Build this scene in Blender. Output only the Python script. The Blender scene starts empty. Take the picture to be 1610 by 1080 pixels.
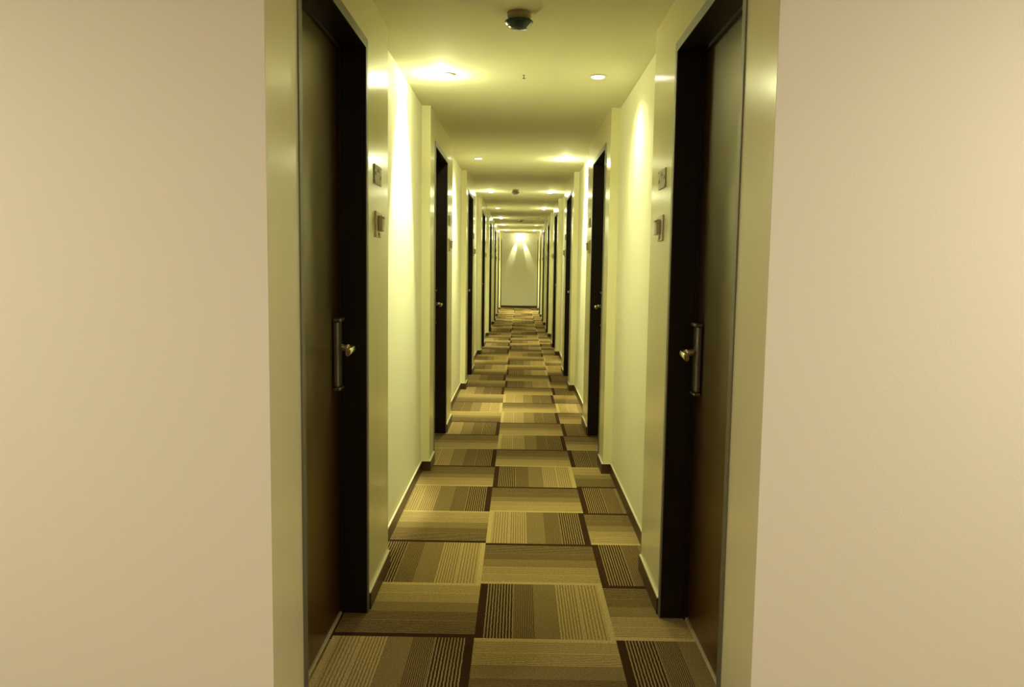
import bpy, bmesh, math, random
from mathutils import Vector, Matrix

# ------------------------------------------------------------------ camera, world, exposure
scene = bpy.context.scene
COL = scene.collection
R = math.radians

F_PX = 1297.06                    # focal length in pixels of the 1610 px wide frame
PITCH, YAW, ROLL = R(-5.442), R(-0.444), R(0.80)
CAM_H = 1.3128
cam_data = bpy.data.cameras.new('camera')
cam_data.sensor_fit = 'HORIZONTAL'
cam_data.sensor_width = 36.0
cam_data.lens = 36.0 * F_PX / 1610.0
cam_data.clip_start = 0.05
cam_data.clip_end = 100
camera = bpy.data.objects.new('camera', cam_data)
COL.objects.link(camera)
fwd = Vector((math.sin(YAW) * math.cos(PITCH), math.cos(YAW) * math.cos(PITCH), math.sin(PITCH)))
rt = fwd.cross(Vector((0, 0, 1))).normalized()
up = rt.cross(fwd)
rt2 = rt * math.cos(ROLL) + up * math.sin(ROLL)
up2 = -rt * math.sin(ROLL) + up * math.cos(ROLL)
M = Matrix((rt2, up2, -fwd)).transposed().to_4x4()
M.translation = Vector((0, 0, CAM_H))
camera.matrix_world = M
scene.camera = camera

world = bpy.data.worlds.new('world')
scene.world = world
world.use_nodes = True
world.node_tree.nodes['Background'].inputs[0].default_value = (1.0, 0.85, 0.6, 1)
world.node_tree.nodes['Background'].inputs[1].default_value = 0.0

vs = scene.view_settings
scene.display_settings.display_device = 'sRGB'
vs.view_transform = 'Standard'
vs.look = 'None'
vs.exposure = 0.22
vs.gamma = 1.0
vs.use_curve_mapping = False
scene.cycles.use_denoising = True
scene.cycles.max_bounces = 12
scene.cycles.diffuse_bounces = 8
scene.cycles.glossy_bounces = 6
scene.cycles.sample_clamp_indirect = 6
scene.cycles.caustics_reflective = False

HALOGEN = (0.97, 1.0, 0.56)       # corridor lamps, strongly yellow green in the photo
LOBBY_LIGHT = (1.0, 0.92, 0.72)
SPOT_W = 78.0
SPILL_W = 20.0
BULB_W = 6.0
LOBBY_W = 32.5

# ------------------------------------------------------------------ measures (metres)
H = 2.275                         # ceiling
WL, WR = 0.556, 0.548             # narrow half widths (door piers)
VL, VR = 0.610, 0.603             # wide half widths (between the piers)
OUT = 0.95                        # outer face of the corridor walls
BAYS = [1.828, 5.152, 8.62, 12.02, 15.144, 18.158, 21.1, 24.25]
PIER = 1.67                       # length of each pier
YEND = 25.50
D0, D1 = 0.295, 1.165             # clear door opening inside the pier
DOOR_H = 2.07
CASE = 0.034                      # width of the metal door edge
REC = 0.097                       # depth of the door recess
BB_H, BB_T = 0.062, 0.010
LAMP_Y = [4.31, 7.62, 11.0, 14.18, 17.15, 20.04, 23.06]
LAMP_XL, LAMP_XR = -0.388, 0.385

# ------------------------------------------------------------------ materials
def new_mat(name):
    m = bpy.data.materials.new(name)
    m.use_nodes = True
    nt = m.node_tree
    b = nt.nodes['Principled BSDF']
    return m, nt, b

def link(nt, a, b):
    nt.links.new(a, b)

def noise_tint(nt, bsdf, col, amt, scale, detail=3, vec=None, coord='Object'):
    tc = nt.nodes.new('ShaderNodeTexCoord')
    mp = nt.nodes.new('ShaderNodeMapping')
    if vec: mp.inputs['Scale'].default_value = vec
    link(nt, tc.outputs[coord], mp.inputs[0])
    n = nt.nodes.new('ShaderNodeTexNoise')
    n.inputs['Scale'].default_value = scale
    n.inputs['Detail'].default_value = detail
    link(nt, mp.outputs[0], n.inputs['Vector'])
    mx = nt.nodes.new('ShaderNodeMix'); mx.data_type = 'RGBA'
    link(nt, n.outputs['Fac'], mx.inputs['Factor'])
    mx.inputs['A'].default_value = (*[c * (1 - amt) for c in col], 1)
    mx.inputs['B'].default_value = (*[min(1, c * (1 + amt)) for c in col], 1)
    link(nt, mx.outputs['Result'], bsdf.inputs['Base Color'])
    return n, mp

def bump(nt, bsdf, src, strength, dist):
    b = nt.nodes.new('ShaderNodeBump')
    b.inputs['Strength'].default_value = strength
    b.inputs['Distance'].default_value = dist
    link(nt, src, b.inputs['Height'])
    link(nt, b.outputs[0], bsdf.inputs['Normal'])

def simple(name, col, rough=0.5, metal=0.0, spec=0.5, amt=0.04, scale=30):
    m, nt, b = new_mat(name)
    b.inputs['Roughness'].default_value = rough
    b.inputs['Metallic'].default_value = metal
    b.inputs['Specular IOR Level'].default_value = spec
    noise_tint(nt, b, col, amt, scale)
    return m

def paint(name, col, rough, spec, bump_s):
    m, nt, b = new_mat(name)
    b.inputs['Roughness'].default_value = rough
    b.inputs['Specular IOR Level'].default_value = spec
    noise_tint(nt, b, col, 0.015, 1.5)
    tc = nt.nodes.new('ShaderNodeTexCoord')
    n = nt.nodes.new('ShaderNodeTexNoise'); n.inputs['Scale'].default_value = 160
    link(nt, tc.outputs['Object'], n.inputs['Vector'])
    bump(nt, b, n.outputs['Fac'], bump_s, 0.001)
    return m

M_WALL = paint('cream_wallpaper', (0.84, 0.82, 0.64), 0.6, 0.25, 0.25)
M_PIER = paint('cream_satin_panel', (0.82, 0.785, 0.53), 0.19, 0.5, 0.015)
M_LOBBY = paint('cream_lobby_paint', (0.76, 0.72, 0.62), 0.7, 0.2, 0.25)
M_CEIL = paint('cream_ceiling_paint', (0.78, 0.755, 0.58), 0.75, 0.15, 0.3)
M_TOP_STRIP = simple('cream_top_strip', (0.72, 0.68, 0.5), 0.5)  # thin cream strip along the baseboard tops
M_METAL = simple('satin_metal_edge', (0.20, 0.19, 0.15), 0.5, 0.5)
M_STEEL = simple('brushed_steel', (0.20, 0.185, 0.16), 0.42, 1.0, amt=0.1, scale=80)
M_BRASS = simple('pale_polished_lever', (0.80, 0.72, 0.52), 0.22, 1.0)
M_THRESH = simple('pale_threshold_metal', (0.55, 0.46, 0.30), 0.45, 0.3)
M_WHITE = simple('white_plastic', (0.62, 0.58, 0.47), 0.4)
M_BEIGE = simple('beige_plastic', (0.62, 0.55, 0.40), 0.4)
M_TEAL = simple('dark_teal_plastic', (0.012, 0.045, 0.048), 0.25)
M_GREYHEAD = simple('grey_detector_head', (0.16, 0.15, 0.09), 0.4)
M_INK = simple('dark_ink', (0.03, 0.028, 0.02), 0.5)
M_RED = simple('red_led_cap', (0.5, 0.03, 0.02), 0.3)
M_PLATE = simple('grey_metal_plate', (0.38, 0.36, 0.26), 0.5, 0.0, amt=0.25, scale=60)
M_DARKLENS = simple('unlit_lens', (0.5, 0.48, 0.4), 0.2)

def wood(name, col, rough, spec=0.5, axis=(14, 14, 0.9)):
    m, nt, b = new_mat(name)
    b.inputs['Roughness'].default_value = rough
    b.inputs['Specular IOR Level'].default_value = spec
    n, mp = noise_tint(nt, b, col, 0.45, 4, 8, axis)
    bump(nt, b, n.outputs['Fac'], 0.06, 0.001)
    return m

M_DOOR = wood('dark_wenge_veneer', (0.036, 0.0135, 0.003), 0.32, 1.0)
for _n in M_DOOR.node_tree.nodes:
    if _n.type == 'BSDF_PRINCIPLED': _n.inputs['Coat Weight'].default_value = 0.3; _n.inputs['Coat Roughness'].default_value = 0.28; _n.inputs['Specular Tint'].default_value = (1, 0.88, 0.5, 1); _n.inputs['Coat Tint'].default_value = (1, 0.88, 0.6, 1)
M_JAMB = wood('near_black_jamb', (0.012, 0.006, 0.003), 0.42, 0.3)
M_BASE = wood('dark_baseboard_wood', (0.060, 0.032, 0.014), 0.35, 0.5, (2, 0.6, 6))

def emit(name, col, s):
    m, nt, b = new_mat(name)
    b.inputs['Base Color'].default_value = (0.8, 0.8, 0.8, 1)
    b.inputs['Emission Color'].default_value = (*col, 1)
    b.inputs['Emission Strength'].default_value = s
    return m
M_GLOW = emit('lit_halogen_lens', (1.0, 0.93, 0.80), 9.0)

def carpet():
    m, nt, b = new_mat('striped_carpet')
    b.inputs['Roughness'].default_value = 1.0
    b.inputs['Specular IOR Level'].default_value = 0.05
    uv = nt.nodes.new('ShaderNodeUVMap'); uv.uv_map = 'tile'
    sep = nt.nodes.new('ShaderNodeSeparateXYZ')
    link(nt, uv.outputs[0], sep.inputs[0])
    u = sep.outputs['X']
    def ramp(stops):
        r = nt.nodes.new('ShaderNodeValToRGB'); r.color_ramp.interpolation = 'CONSTANT'
        el = r.color_ramp.elements
        el[0].position, el[0].color = stops[0][0], (*stops[0][1], 1)
        el[1].position, el[1].color = stops[1][0], (*stops[1][1], 1)
        for p, c in stops[2:]:
            e = el.new(p); e.color = (*c, 1)
        link(nt, u, r.inputs[0])
        return r.outputs[0]
    dk, dk2 = (0.050, 0.024, 0.012), (0.085, 0.050, 0.023)
    md, ol = (0.17, 0.115, 0.055), (0.26, 0.185, 0.08)
    lt, lt2, md2 = (0.49, 0.355, 0.155), (0.56, 0.42, 0.19), (0.29, 0.20, 0.085)
    # colour of the ground, colour of the lines, line share, per band
    ground = ramp([(0, dk), (.058, dk), (.27, dk2), (.43, ol), (.605, lt), (.955, lt2)])
    lines = ramp([(0, dk), (.058, (0.36, 0.26, 0.115)), (.27, md2), (.43, ol), (.605, (0.24, 0.16, 0.07)), (.955, lt2)])
    share = ramp([(0, (0, 0, 0)), (.058, (.42,) * 3), (.27, (.5,) * 3), (.43, (0, 0, 0)), (.605, (.40,) * 3), (.78, (.30,) * 3), (.955, (0, 0, 0))])
    pitch = ramp([(0, (.5,) * 3), (.058, (.225,) * 3), (.27, (.135,) * 3), (.43, (.5,) * 3), (.605, (.225,) * 3), (.78, (.26,) * 3), (.955, (.5,) * 3)])
    wn = nt.nodes.new('ShaderNodeTexNoise'); wn.inputs['Scale'].default_value = 55; wn.inputs['Detail'].default_value = 3
    wtc = nt.nodes.new('ShaderNodeTexCoord'); link(nt, wtc.outputs['Object'], wn.inputs['Vector'])
    wm = nt.nodes.new('ShaderNodeMath'); wm.operation = 'MULTIPLY_ADD'; wm.inputs[1].default_value = 0.012
    link(nt, wn.outputs['Fac'], wm.inputs[0]); link(nt, u, wm.inputs[2])
    d = nt.nodes.new('ShaderNodeMath'); d.operation = 'DIVIDE'
    link(nt, wm.outputs[0], d.inputs[0])
    sc_ = nt.nodes.new('ShaderNodeMath'); sc_.operation = 'MULTIPLY'; sc_.inputs[1].default_value = 0.1
    link(nt, pitch, sc_.inputs[0]); link(nt, sc_.outputs[0], d.inputs[1])
    fr = nt.nodes.new('ShaderNodeMath'); fr.operation = 'FRACT'; link(nt, d.outputs[0], fr.inputs[0])
    lt_ = nt.nodes.new('ShaderNodeMath'); lt_.operation = 'LESS_THAN'
    link(nt, fr.outputs[0], lt_.inputs[0]); link(nt, share, lt_.inputs[1])
    mx = nt.nodes.new('ShaderNodeMix'); mx.data_type = 'RGBA'
    link(nt, lt_.outputs[0], mx.inputs['Factor']); link(nt, ground, mx.inputs['A']); link(nt, lines, mx.inputs['B'])
    # loop pile mottling
    tc = nt.nodes.new('ShaderNodeTexCoord')
    n = nt.nodes.new('ShaderNodeTexNoise'); n.inputs['Scale'].default_value = 140; n.inputs['Detail'].default_value = 4
    link(nt, tc.outputs['Object'], n.inputs['Vector'])
    mr = nt.nodes.new('ShaderNodeMapRange'); mr.inputs['From Min'].default_value = .3; mr.inputs['From Max'].default_value = .7
    mr.inputs['To Min'].default_value = .72; mr.inputs['To Max'].default_value = 1.22
    link(nt, n.outputs['Fac'], mr.inputs['Value'])
    mm = nt.nodes.new('ShaderNodeVectorMath'); mm.operation = 'SCALE'
    link(nt, mx.outputs['Result'], mm.inputs[0]); link(nt, mr.outputs[0], mm.inputs['Scale'])
    link(nt, mm.outputs[0], b.inputs['Base Color'])
    bump(nt, b, n.outputs['Fac'], 0.5, 0.003)
    return m
M_CARPET = carpet()

# ------------------------------------------------------------------ mesh helpers
class MB:
    """collects shapes, builds ONE mesh object"""
    def __init__(self): self.bm = bmesh.new(); self.mi = 0
    def box(self, x0, x1, y0, y1, z0, z1, bev=0.0):
        if x0 > x1: x0, x1 = x1, x0
        if y0 > y1: y0, y1 = y1, y0
        vs_ = [self.bm.verts.new(c) for c in [(x0, y0, z0), (x1, y0, z0), (x1, y1, z0), (x0, y1, z0), (x0, y0, z1), (x1, y0, z1), (x1, y1, z1), (x0, y1, z1)]]
        fs = [self.bm.faces.new([vs_[i] for i in f]) for f in [(0, 3, 2, 1), (4, 5, 6, 7), (0, 1, 5, 4), (1, 2, 6, 5), (2, 3, 7, 6), (3, 0, 4, 7)]]
        if bev:
            es = list({e for f in fs for e in f.edges})
            r = bmesh.ops.bevel(self.bm, geom=es, offset=bev, segments=2, affect='EDGES', profile=0.5)
            fs = [f for f in r['faces']] + [f for f in fs if f.is_valid]
        for f in fs:
            if f.is_valid: f.material_index = self.mi
        return self
    def lathe(self, prof, mat=None, seg=32):
        """prof: list of (r, z); revolved about local Z, then moved by mat"""
        mat = mat or Matrix()
        rings = []
        for r, z in prof:
            if r < 1e-6: rings.append([self.bm.verts.new(mat @ Vector((0, 0, z)))])
            else: rings.append([self.bm.verts.new(mat @ Vector((r * math.cos(2 * math.pi * i / seg), r * math.sin(2 * math.pi * i / seg), z))) for i in range(seg)])
        for a, b in zip(rings, rings[1:]):
            for i in range(seg):
                j = (i + 1) % seg
                if len(a) == 1 and len(b) == 1: continue
                if len(a) == 1: f = self.bm.faces.new((a[0], b[j], b[i]))
                elif len(b) == 1: f = self.bm.faces.new((a[i], a[j], b[0]))
                else: f = self.bm.faces.new((a[i], a[j], b[j], b[i]))
                f.smooth = True; f.material_index = self.mi
        return self
    def tube(self, pts, rx, rz, seg=14):
        """a bar of elliptical section swept along pts (rx across, rz vertical)"""
        pts = [Vector(p) for p in pts]
        rings = []
        for k, p in enumerate(pts):
            t = (pts[min(k + 1, len(pts) - 1)] - pts[max(k - 1, 0)]).normalized()
            a = t.cross(Vector((0, 0, 1)))
            a = a.normalized() if a.length > 1e-3 else Vector((1, 0, 0))
            b = a.cross(t).normalized()
            rings.append([self.bm.verts.new(p + a * rx * math.cos(2 * math.pi * i / seg) + b * rz * math.sin(2 * math.pi * i / seg)) for i in range(seg)])
        for a, b in zip(rings, rings[1:]):
            for i in range(seg):
                j = (i + 1) % seg
                f = self.bm.faces.new((a[i], a[j], b[j], b[i])); f.smooth = True; f.material_index = self.mi
        for r in (rings[0], rings[-1]):
            f = self.bm.faces.new(r); f.material_index = self.mi
        return self
    def build(self, name, mats, parent=None, loc=None):
        if not isinstance(mats, (list, tuple)): mats = [mats]
        bmesh.ops.recalc_face_normals(self.bm, faces=self.bm.faces)
        me = bpy.data.meshes.new(name); self.bm.to_mesh(me); self.bm.free()
        for m in mats: me.materials.append(m)
        o = bpy.data.objects.new(name, me); COL.objects.link(o)
        if parent: o.parent = parent
        if loc: o.location = loc
        return o

def tag(o, label=None, cat=None, group=None, kind=None):
    if label: o['label'] = label
    if cat: o['category'] = cat
    if group: o['group'] = group
    if kind: o['kind'] = kind
    return o

def empty(name, loc, rz=0):
    o = bpy.data.objects.new(name, None); COL.objects.link(o)
    o.location = loc; o.rotation_euler = (0, 0, rz); o.empty_display_size = 0.1
    return o

def children(o): return [c for c in bpy.data.objects if c.parent == o]
def copy_tree(o, parent=None):
    c = o.copy(); COL.objects.link(c)
    if parent: c.parent = parent
    for ch in children(o): copy_tree(ch, c)
    return c

ORD = ['first', 'second', 'third', 'fourth', 'fifth', 'sixth', 'seventh', 'eighth']

# ------------------------------------------------------------------ the shell
def corridor_wall(side):
    s = -1 if side == 'left' else 1
    w, v = (WL, VL) if s < 0 else (WR, VR)
    mb = MB()
    for k, n in enumerate(BAYS):
        pe = min(n + PIER, YEND)
        o0, o1 = n + D0 - 0.02, min(n + D1 + 0.02, YEND)
        mb.mi = 0
        mb.box(s * w, s * OUT, n, o0, 0, H)
        if pe > o1: mb.box(s * w, s * OUT, o1, pe, 0, H)
        mb.box(s * w, s * OUT, o0, o1, DOOR_H + 0.02, H)
        mb.mi = 1
        if pe < YEND:
            nx = BAYS[k + 1] if k + 1 < len(BAYS) else YEND
            mb.box(s * v, s * OUT, pe, nx, 0, H)
    return tag(mb.build('wall_' + side, [M_PIER, M_WALL]), f'cream {side} corridor wall stepping in and out between doors', 'wall', kind='structure')
corridor_wall('left'); corridor_wall('right')

LX, LY = 2.7, -2.2                # the lobby the camera stands in
for side, s, w in (('front_left', -1, WL), ('front_right', 1, WR)):
    mb = MB()
    y0 = BAYS[0]
    mb.box(s * w, s * (LX + .12), y0 - 0.003, y0, 0, H)
    word = 'left' if s < 0 else 'right'
    tag(mb.build('wall_' + side, M_LOBBY), f'plain cream wall facing the viewer on the {word} of the corridor mouth', 'wall', kind='structure')
mb = MB(); mb.box(-LX - .12, -LX, LY, BAYS[0] - .003, 0, H)
tag(mb.build('wall_lobby_left', M_LOBBY), kind='structure')
mb = MB(); mb.box(LX, LX + .12, LY, BAYS[0] - .003, 0, H)
tag(mb.build('wall_lobby_right', M_LOBBY), kind='structure')
mb = MB(); mb.box(-LX - .12, LX + .12, LY - .12, LY, 0, H)
tag(mb.build('wall_lobby_back', M_LOBBY), kind='structure')
mb = MB(); mb.box(-OUT, OUT, YEND, YEND + .12, 0, H)
tag(mb.build('wall_end', M_WALL), 'cream end wall of the corridor lit by two beams', 'wall', kind='structure')
mb = MB(); mb.box(-LX - .12, LX + .12, LY - .12, BAYS[0], H, H + .12); mb.box(-OUT, OUT, BAYS[0], YEND + .12, H, H + .12)
tag(mb.build('ceiling', M_CEIL), 'flat cream corridor ceiling', 'ceiling', kind='structure')

# carpet tiles, half a metre square, each turned so its dark edge lies l/r/n/f (left, right, near, far)
def floor():
    S1, R0, T = -0.1405, 2.800, 0.5
    known = {-1: 'rnl', 0: 'nlf', 1: 'lfl', 2: 'nrf', 3: 'rfl', 4: 'fln', 5: 'rfl', 6: 'frf', 7: 'rfl', 8: 'nrf', 9: 'lfr', 10: 'nrn', 11: 'rfl', 12: 'nlf'}
    rnd = random.Random(7)
    bm = bmesh.new(); uvl = bm.loops.layers.uv.new('tile')
    for k in range(-10, 47):
        for c in range(-6, 6):
            x0, y0 = S1 + (c - 1) * T, R0 + k * T
            x1, y1 = x0 + T, y0 + T
            x0c, x1c = max(x0, -LX - .12), min(x1, LX + .12)
            if y0 + .01 > BAYS[0]:
                x0c, x1c = max(x0c, -OUT), min(x1c, OUT)
            y0c, y1c = max(y0, LY - .12), min(y1, YEND + .12)
            if x1c - x0c < 1e-4 or y1c - y0c < 1e-4: continue
            if k in known and 0 <= c <= 2: d = known[k][c]
            else: d = rnd.choice('lr' if (k + c) % 2 else 'nf')
            f = bm.faces.new([bm.verts.new(p) for p in ((x0c, y0c, 0), (x1c, y0c, 0), (x1c, y1c, 0), (x0c, y1c, 0))])
            for lp in f.loops:
                a, b = (lp.vert.co.x - x0) / T, (lp.vert.co.y - y0) / T
                u_, v_ = {'l': (a, b), 'r': (1 - a, b), 'n': (b, a), 'f': (1 - b, a)}[d]
                lp[uvl].uv = (u_, v_)
    bmesh.ops.remove_doubles(bm, verts=bm.verts, dist=1e-5)
    # give the floor thickness
    me = bpy.data.meshes.new('floor'); bm.to_mesh(me); bm.free()
    me.materials.append(M_CARPET)
    o = bpy.data.objects.new('floor', me); COL.objects.link(o)
    sm = o.modifiers.new('thickness', 'SOLIDIFY'); sm.thickness = 0.05; sm.offset = -1
    return tag(o, 'carpet of turned square tiles with brown and tan stripes', 'carpet', kind='structure')
floor()

def baseboard(side):
    s = -1 if side == 'left' else 1
    w, v = (WL, VL) if s < 0 else (WR, VR)
    mb = MB()
    def run(x, y0, y1):
        if y1 - y0 < .005: return
        mb.mi = 0; mb.box(x, x - s * BB_T, y0, y1, 0, BB_H)
        mb.mi = 1; mb.box(x, x - s * (BB_T * .8), y0, y1, BB_H, BB_H + .004)
    def face(x0, x1, y, d):
        mb.mi = 0; mb.box(x0, x1, y, y + d * BB_T, 0, BB_H)
        mb.mi = 1; mb.box(x0, x1, y, y + d * BB_T * .8, BB_H, BB_H + .004)
    for k, n in enumerate(BAYS):
        pe = min(n + PIER, YEND)
        if k: face(s * (w - BB_T), s * (v - BB_T), n, -1)
        y = n - (BB_T if k else 0)
        run(s * w, n, n + D0 - CASE)
        run(s * w, n + D1 + CASE, pe)
        if pe < YEND:
            nx = BAYS[k + 1]
            run(s * v, pe, nx - BB_T)
    tag(mb.build('baseboard_' + side, [M_BASE, M_TOP_STRIP]), f'low dark wooden baseboard along the {side} wall', 'baseboard', kind='structure')
baseboard('left'); baseboard('right')
mb = MB(); mb.box(-WL + BB_T, WR - BB_T, YEND, YEND - BB_T, 0, BB_H)
tag(mb.build('baseboard_end', M_BASE), 'low dark wooden baseboard under the end wall', 'baseboard', kind='structure')
for side, s, w in (('front_left', -1, WL), ('front_right', 1, WR)):
    mb = MB(); mb.box(s * (w + .001), s * LX, BAYS[0] - .003, BAYS[0] - .003 - BB_T, 0, BB_H)
    tag(mb.build('baseboard_' + side, M_BASE), kind='structure')

# ------------------------------------------------------------------ doors
def make_door(s, n_idx):
    """built with its origin at the pier face, on the floor, near side of the opening; local +x goes into the wall on the right"""
    d = empty(f'door_{n_idx}', (0, 0, 0))
    W = D1 - D0
    mb = MB()                                        # dark jamb lining
    for y0, y1 in ((-.018, 0), (W, W + .018)): mb.box(0, s * (REC + .06), y0, y1, 0, DOOR_H)
    mb.box(0, s * (REC + .06), -.018, W + .018, DOOR_H, DOOR_H + .018)
    # stop bead the leaf closes on
    mb.box(s * (REC - .012), s * REC, 0, .012, 0, DOOR_H); mb.box(s * (REC - .012), s * REC, W - .012, W, 0, DOOR_H)
    mb.box(s * (REC - .012), s * REC, .012, W - .012, DOOR_H - .012, DOOR_H)
    mb.build('door_frame', M_JAMB, d)
    mb = MB()                                        # satin metal edge on the wall face
    t = .004
    for y0, y1 in ((-CASE, 0), (W, W + CASE)): mb.box(0, -s * t, y0, y1, 0, DOOR_H + CASE, .001)
    mb.box(0, -s * t, 0, W, DOOR_H, DOOR_H + CASE, .001)
    tag(mb.build('door_casing', M_METAL, d), 'slim satin grey metal edging around the door')
    mb = MB(); mb.box(s * (REC + .001), s * (REC + .045), .002, W - .002, .012, DOOR_H - .002, .002)
    leaf = mb.build('door_leaf', M_DOOR, d)
    mb = MB(); mb.box(s * (REC - .006), s * (REC + .05), .0, W, .0, .009, .002)
    tag(mb.build('threshold', M_THRESH, d), 'thin pale metal strip under the door')
    # lock plate with hood, foot and lever
    py, x = W - .078, s * REC
    mb = MB()
    mb.box(x, x - s * .020, py - .032, py + .032, .872, 1.105, .006)
    mb.box(x, x - s * .030, py - .036, py + .036, 1.105, 1.118, .004)
    mb.box(x, x - s * .026, py - .036, py + .036, .860, .872, .004)
    plate = tag(mb.build('lock_plate', M_STEEL, leaf), 'tall brushed steel electronic lock plate')
    mb = MB()
    ly, lz = py, 1.012
    mb.lathe([(0, 0), (.013, 0), (.013, .030), (.011, .034), (.0, .034)], Matrix.Translation((x - s * .018, ly, lz)) @ Matrix.Rotation(-s * math.pi / 2, 4, 'Y'), 20)
    x1 = x - s * .066
    mb.tube([(x - s * .030, ly + .000, lz), (x1 + s * .006, ly - .001, lz), (x1 - s * .006, ly - .030, lz), (x1 - s * .006, ly - .075, lz - .003), (x1 - s * .002, ly - .112, lz - .008)], .007, .012)
    h = tag(mb.build('lever_handle', M_BRASS, leaf), 'shiny pale brass coloured lever')
    return d

idx = 0
for s, side, w in ((-1, 'left', WL), (1, 'right', WR)):
    proto = None
    for k, n in enumerate(BAYS):
        idx += 1
        if proto is None: proto = make_door(s, idx); d = proto
        else: d = copy_tree(proto); d.name = f'door_{idx}'
        d.location = (s * w, n + D0, 0)
        tag(d, f'dark brown door with metal edging, {ORD[k]} door along the {side} wall', 'door', 'corridor doors', 'structure')

# ------------------------------------------------------------------ room signs and key switches on the piers
def make_sign(s):
    r = empty('room_sign', (0, 0, 0))
    mb = MB(); mb.box(0, -s * .005, -.075, .075, -.037, .037, .002)
    mb.build('sign_plate', M_PLATE, r)
    mb = MB()                                        # two dark marks and faint rows, too blurred in the photo to read
    mb.box(-s * .005, -s * .0058, -.068, -.050, -.004, .008); mb.box(-s * .005, -s * .0058, .046, .066, -.012, .002)
    mb.box(-s * .005, -s * .0056, -.030, .020, .012, .016); mb.box(-s * .005, -s * .0056, -.022, .030, .020, .023)
    mb.build('sign_marks', M_INK, r)
    for y, z in ((-.069, -.031), (.069, .031)):
        mb = MB(); mb.lathe([(0, 0), (.003, 0), (.002, .0015), (0, .0018)], Matrix.Translation((-s * .005, y, z)) @ Matrix.Rotation(-s * math.pi / 2, 4, 'Y'), 10)
        mb.build('screw', M_STEEL, r)
    return r

def make_switch(s):
    r = empty('wall_switch', (0, 0, 0))
    mb = MB(); mb.box(0, -s * .007, -.055, .055, -.050, .050, .003); mb.build('face_plate', M_WHITE, r)
    mb = MB(); mb.box(-s * .007, -s * .024, -.022, .030, -.026, .034, .004); tag(mb.build('card_pocket', M_BEIGE, r), 'raised beige pocket')
    mb = MB(); mb.box(-s * .024, -s * .0265, -.018, .026, .022, .030, .001); tag(mb.build('indicator', M_STEEL, r), 'small shiny strip')
    mb = MB(); mb.box(-s * .007, -s * .012, -.012, .022, -.045, -.031, .002); mb.build('button', M_WHITE, r)
    return r

for s, side, w in ((-1, 'left', WL), (1, 'right', WR)):
    ps = pw = None
    for k, n in enumerate(BAYS[:-1]):
        if ps is None: ps, pw = make_sign(s), make_switch(s); a, b = ps, pw
        else: a, b = copy_tree(ps), copy_tree(pw)
        a.location = (s * w, n + 1.405, 1.650); b.location = (s * w, n + 1.405, 1.462)
        tag(a, f'small grey metal room sign beside the {ORD[k]} door on the {side}', 'sign', 'room signs on the door piers')
        tag(b, f'off-white key card switch below the sign of the {ORD[k]} door on the {side}', 'switch', 'card switches on the door piers')

# ------------------------------------------------------------------ ceiling downlights
def make_downlight(lit, glow):
    r = empty('downlight', (0, 0, 0))
    mb = MB(); mb.lathe([(.046, 0), (.046, -.003), (.041, -.006), (.034, -.006), (.033, -.001), (.033, 0)])
    mb.build('trim_ring', M_WHITE, r)
    mb = MB()
    if glow: mb.lathe([(.0325, -.001), (.031, -.010), (.022, -.017), (.010, -.020), (0, -.0205)])
    else: mb.lathe([(.033, -.004), (.030, -.0085), (.018, -.0105), (0, -.011)])
    mb.build('lens', M_GLOW if lit else M_DARKLENS, r)
    if glow:
        mb = MB(); mb.tube([(.050, 0, 0), (.056, 0, -.006), (.064, 0, -.007)], .0015, .0015, 8); mb.build('spring_clip', M_INK, r)
    return r

def aim(o, v):
    o.rotation_euler = Vector(v).to_track_quat('-Z', 'Y').to_euler()

# (row, side): kind g = glowing tilted lamp, c = crisp straight lamp, x = not lit; beam power factor
KINDS = {(0, -1): ('g', 1.8), (0, 1): ('c', .16), (1, -1): ('c', 1.5), (1, 1): ('g', 1.7), (2, -1): ('g', 1.2), (2, 1): ('g', 1.2), (3, -1): ('c', 1.2), (3, 1): ('g', 1.1),
         (4, -1): ('g', 1.4), (4, 1): ('x', 0), (5, -1): ('g', 1.1), (5, 1): ('c', 1.1), (6, -1): ('g', 1.0), (6, 1): ('g', 1.0)}
protos = {}
for k, y in enumerate(LAMP_Y):
    for s, x, side in ((-1, LAMP_XL, 'left'), (1, LAMP_XR, 'right')):
        kind, pw = KINDS[(k, s)]
        if kind not in protos: protos[kind] = make_downlight(kind != 'x', kind == 'g'); o = protos[kind]
        else: o = copy_tree(protos[kind])
        o.location = (x, y, H); o.rotation_euler = (0, 0, 0)
        what = {'g': 'glaring white ceiling downlight', 'c': 'small round white ceiling downlight', 'x': 'unlit round ceiling downlight'}[kind]
        tag(o, f'{what}, {side} one of the {ORD[k]} pair from the corridor mouth', 'downlight', 'ceiling downlights in pairs')
LIGHTS = []
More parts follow.
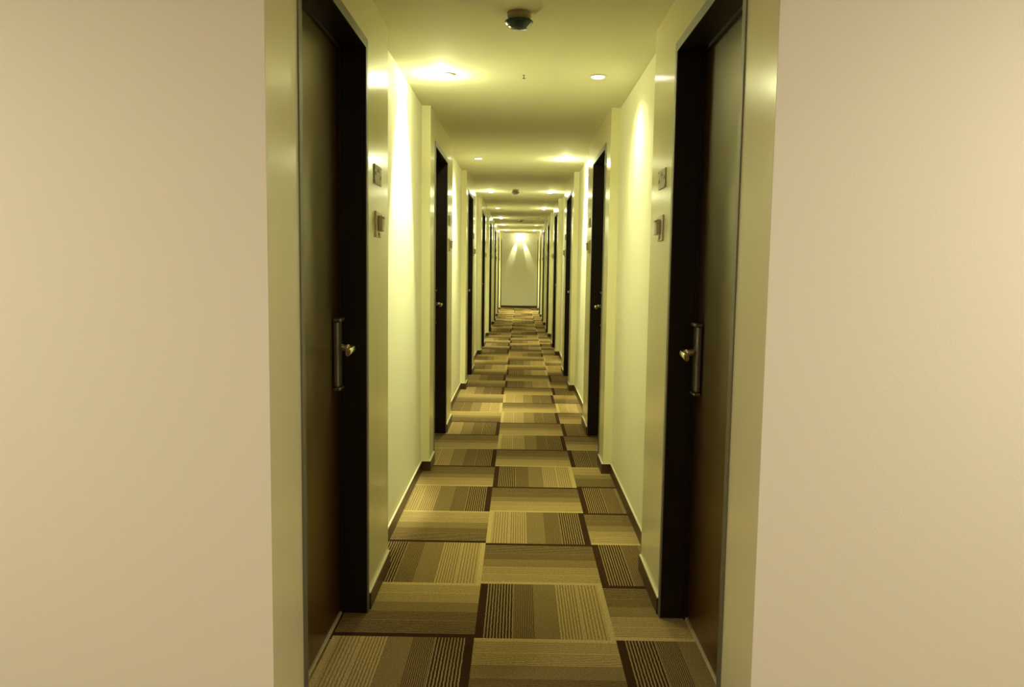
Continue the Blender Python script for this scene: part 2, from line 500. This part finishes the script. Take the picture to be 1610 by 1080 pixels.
for k, y in enumerate(LAMP_Y):
    for s, x, side in ((-1, LAMP_XL, 'left'), (1, LAMP_XR, 'right')):
        kind, pw = KINDS[(k, s)]
        if kind == 'x': continue
        ld = bpy.data.lights.new('downlight_beam', 'SPOT'); ld.color = HALOGEN; ld.energy = SPOT_W * pw
        ld.shadow_soft_size = .015
        if kind == 'g': ld.spot_size = R(72); ld.spot_blend = .22; a = R(36)
        else: ld.spot_size = R(84); ld.spot_blend = 1.0; a = R(12)
        lo = bpy.data.objects.new('downlight_beam', ld); COL.objects.link(lo)
        lo.location = (x, y, H - .026); aim(lo, (s * math.sin(a), 0, -math.cos(a)))
        sd = bpy.data.lights.new('downlight_spill', 'SPOT'); sd.color = HALOGEN; sd.energy = SPILL_W * (5.0 if k == 6 else 1.0)
        sd.spot_size = R(140); sd.spot_blend = 1.0; sd.shadow_soft_size = .02
        so = bpy.data.objects.new('downlight_spill', sd); COL.objects.link(so); so.location = (x, y, H - .028)
        if kind == 'g':
            pd = bpy.data.lights.new('downlight_bulb', 'POINT'); pd.color = HALOGEN; pd.energy = BULB_W * (1 if k < 2 else .5); pd.shadow_soft_size = .012
            po = bpy.data.objects.new('downlight_bulb', pd); COL.objects.link(po)
            po.location = (x + s * .025, y, H - .034)

# ------------------------------------------------------------------ smoke detectors and sprinklers
def make_detector():
    r = empty('smoke_detector', (0, 0, 0))
    mb = MB(); mb.lathe([(0, 0), (.047, 0), (.048, -.004), (.046, -.030), (.0, -.030)]); tag(mb.build('base', simple('detector_base_plastic', (0.36, 0.32, 0.20), 0.5), r), 'round base with shade put into its colour')  # base colour darkened to carry the shade on it
    mb = MB(); mb.lathe([(0, -.030), (.052, -.030), (.055, -.034), (.050, -.041), (.034, -.056), (.030, -.060), (0, -.061)]); tag(mb.build('sensor_head', M_TEAL, r), 'dark teal tapered head')
    mb = MB(); mb.lathe([(0, 0), (.005, 0), (.004, -.005), (0, -.006)], Matrix.Translation((-.038, -.026, -.046)), 12); tag(mb.build('indicator_lamp', M_WHITE, r), 'tiny white lamp')
    mb = MB(); mb.lathe([(0, 0), (.004, 0), (.003, -.004), (0, -.005)], Matrix.Translation((-.040, -.016, -.050)), 12); tag(mb.build('test_button', M_RED, r), 'tiny red button')
    return r
det = make_detector()
for i, (x, y, lb) in enumerate(((-.016, 3.27, 'dark teal smoke detector nearest the corridor mouth'), (-.065, 10.75, 'small grey smoke detector between the third pair of downlights'),
                  (.004, 17.6, 'tiny grey smoke detector just past the fifth pair of downlights'))):
    o = det if i == 0 else copy_tree(det)
    if i:                                            # the farther ones have a grey head instead of teal
        h_ = [c for c in children(o) if c.name.startswith('sensor_head')][0]
        h_.data = h_.data.copy(); h_.data.materials[0] = M_GREYHEAD; h_['label'] = 'grey tapered head'
    o.location = (x, y, H); tag(o, lb, 'smoke detector', 'smoke detectors along the ceiling')
def make_sprinkler():
    r = empty('sprinkler', (0, 0, 0))
    mb = MB(); mb.lathe([(0, 0), (.007, 0), (.006, -.002), (.0022, -.003), (.0022, -.016), (0, -.016)], seg=14); mb.build('stem', M_STEEL, r)
    mb = MB(); mb.lathe([(0, -.016), (.009, -.016), (.009, -.0175), (0, -.018)], seg=14); mb.build('deflector', M_STEEL, r)
    return r
sp = make_sprinkler()
for i, (x, y, lb) in enumerate(((.008, 4.31, 'tiny sprinkler head between the first pair of downlights'), (.02, 11.0, 'tiny sprinkler head behind the second smoke detector'))):
    o = sp if i == 0 else copy_tree(sp)
    o.location = (x, y, H); tag(o, lb, 'sprinkler', 'sprinkler heads')

# ------------------------------------------------------------------ twin spotlight at the far end
EX, EY = .015, YEND - .065
tw = tag(empty('twin_spotlight', (EX, EY, H)), 'glowing two-headed ceiling spotlight in front of the corridor end wall', 'spotlight')
mb = MB(); mb.lathe([(0, 0), (.045, 0), (.045, -.018), (.012, -.022), (.012, -.06), (0, -.06)], seg=24); mb.build('ceiling_mount', M_WHITE, tw)
mb = MB(); mb.tube([(-.20, 0, -.052), (.20, 0, -.052)], .006, .006, 10); tag(mb.build('cross_bar', M_BRASS, tw), 'thin bright bar')
for s in (-1, 1):
    mb = MB(); m_ = Matrix.Translation((s * .05, -.005, -.085)) @ Matrix.Rotation(-s * R(22), 4, 'Y') @ Matrix.Rotation(R(10), 4, 'X')
    mb.lathe([(0, .035), (.030, .035), (.046, -.03), (.046, -.045), (.040, -.045), (.0, -.03)], m_, 24)
    hd = tag(mb.build('lamp_head', M_GLOW, tw), 'glowing white lamp head')
    ld = bpy.data.lights.new('end_wall_beam', 'SPOT'); ld.color = HALOGEN; ld.energy = 48; ld.spot_size = R(25); ld.spot_blend = .7; ld.shadow_soft_size = .012
    lo = bpy.data.objects.new('end_wall_beam', ld); COL.objects.link(lo)
    lo.location = (EX + s * .07, EY, H - .15); aim(lo, (s * .30, .17, -.95))
mb = MB(); mb.box(-.022, .022, -.02, .02, -.175, -.14, .004); mb.build('junction_box', M_PLATE, tw)
ld = bpy.data.lights.new('end_wall_fill', 'POINT'); ld.color = HALOGEN; ld.energy = 2; ld.shadow_soft_size = .03  # added fill, held off the fixture so the end wall lights evenly
lo = bpy.data.objects.new('end_wall_fill', ld); COL.objects.link(lo); lo.location = (EX, EY - .12, H - .16)

# ------------------------------------------------------------------ unseen lamps added to light the lobby walls (behind the frame's top edge)
for s, e, lx, ly_ in ((-1, 1.0, 1.7, .35), (1, .97, 1.65, .65)):
    r = empty('added_lobby_lamp', (s * lx, ly_, H))
    mb = MB(); mb.lathe([(0, 0), (.17, 0), (.17, -.03), (.155, -.035), (.15, -.02), (0, -.02)], seg=40); mb.build('lamp_body', M_WHITE, r)
    mb = MB(); mb.lathe([(.15, -.021), (.10, -.024), (0, -.025)], seg=40); mb.build('diffuser', emit('added_lobby_diffuser', LOBBY_LIGHT, 2.0), r)
    tag(r, 'added round lobby lamp, unseen, out of the frame on the ' + ('left' if s < 0 else 'right'), 'ceiling lamp', 'added lobby lamps')
    ld = bpy.data.lights.new('lobby_fill_light', 'AREA'); ld.shape = 'DISK'; ld.size = .30; ld.color = LOBBY_LIGHT; ld.energy = LOBBY_W * e
    lo = bpy.data.objects.new('lobby_fill_light', ld); COL.objects.link(lo); lo.location = (s * lx, ly_, H - .04)
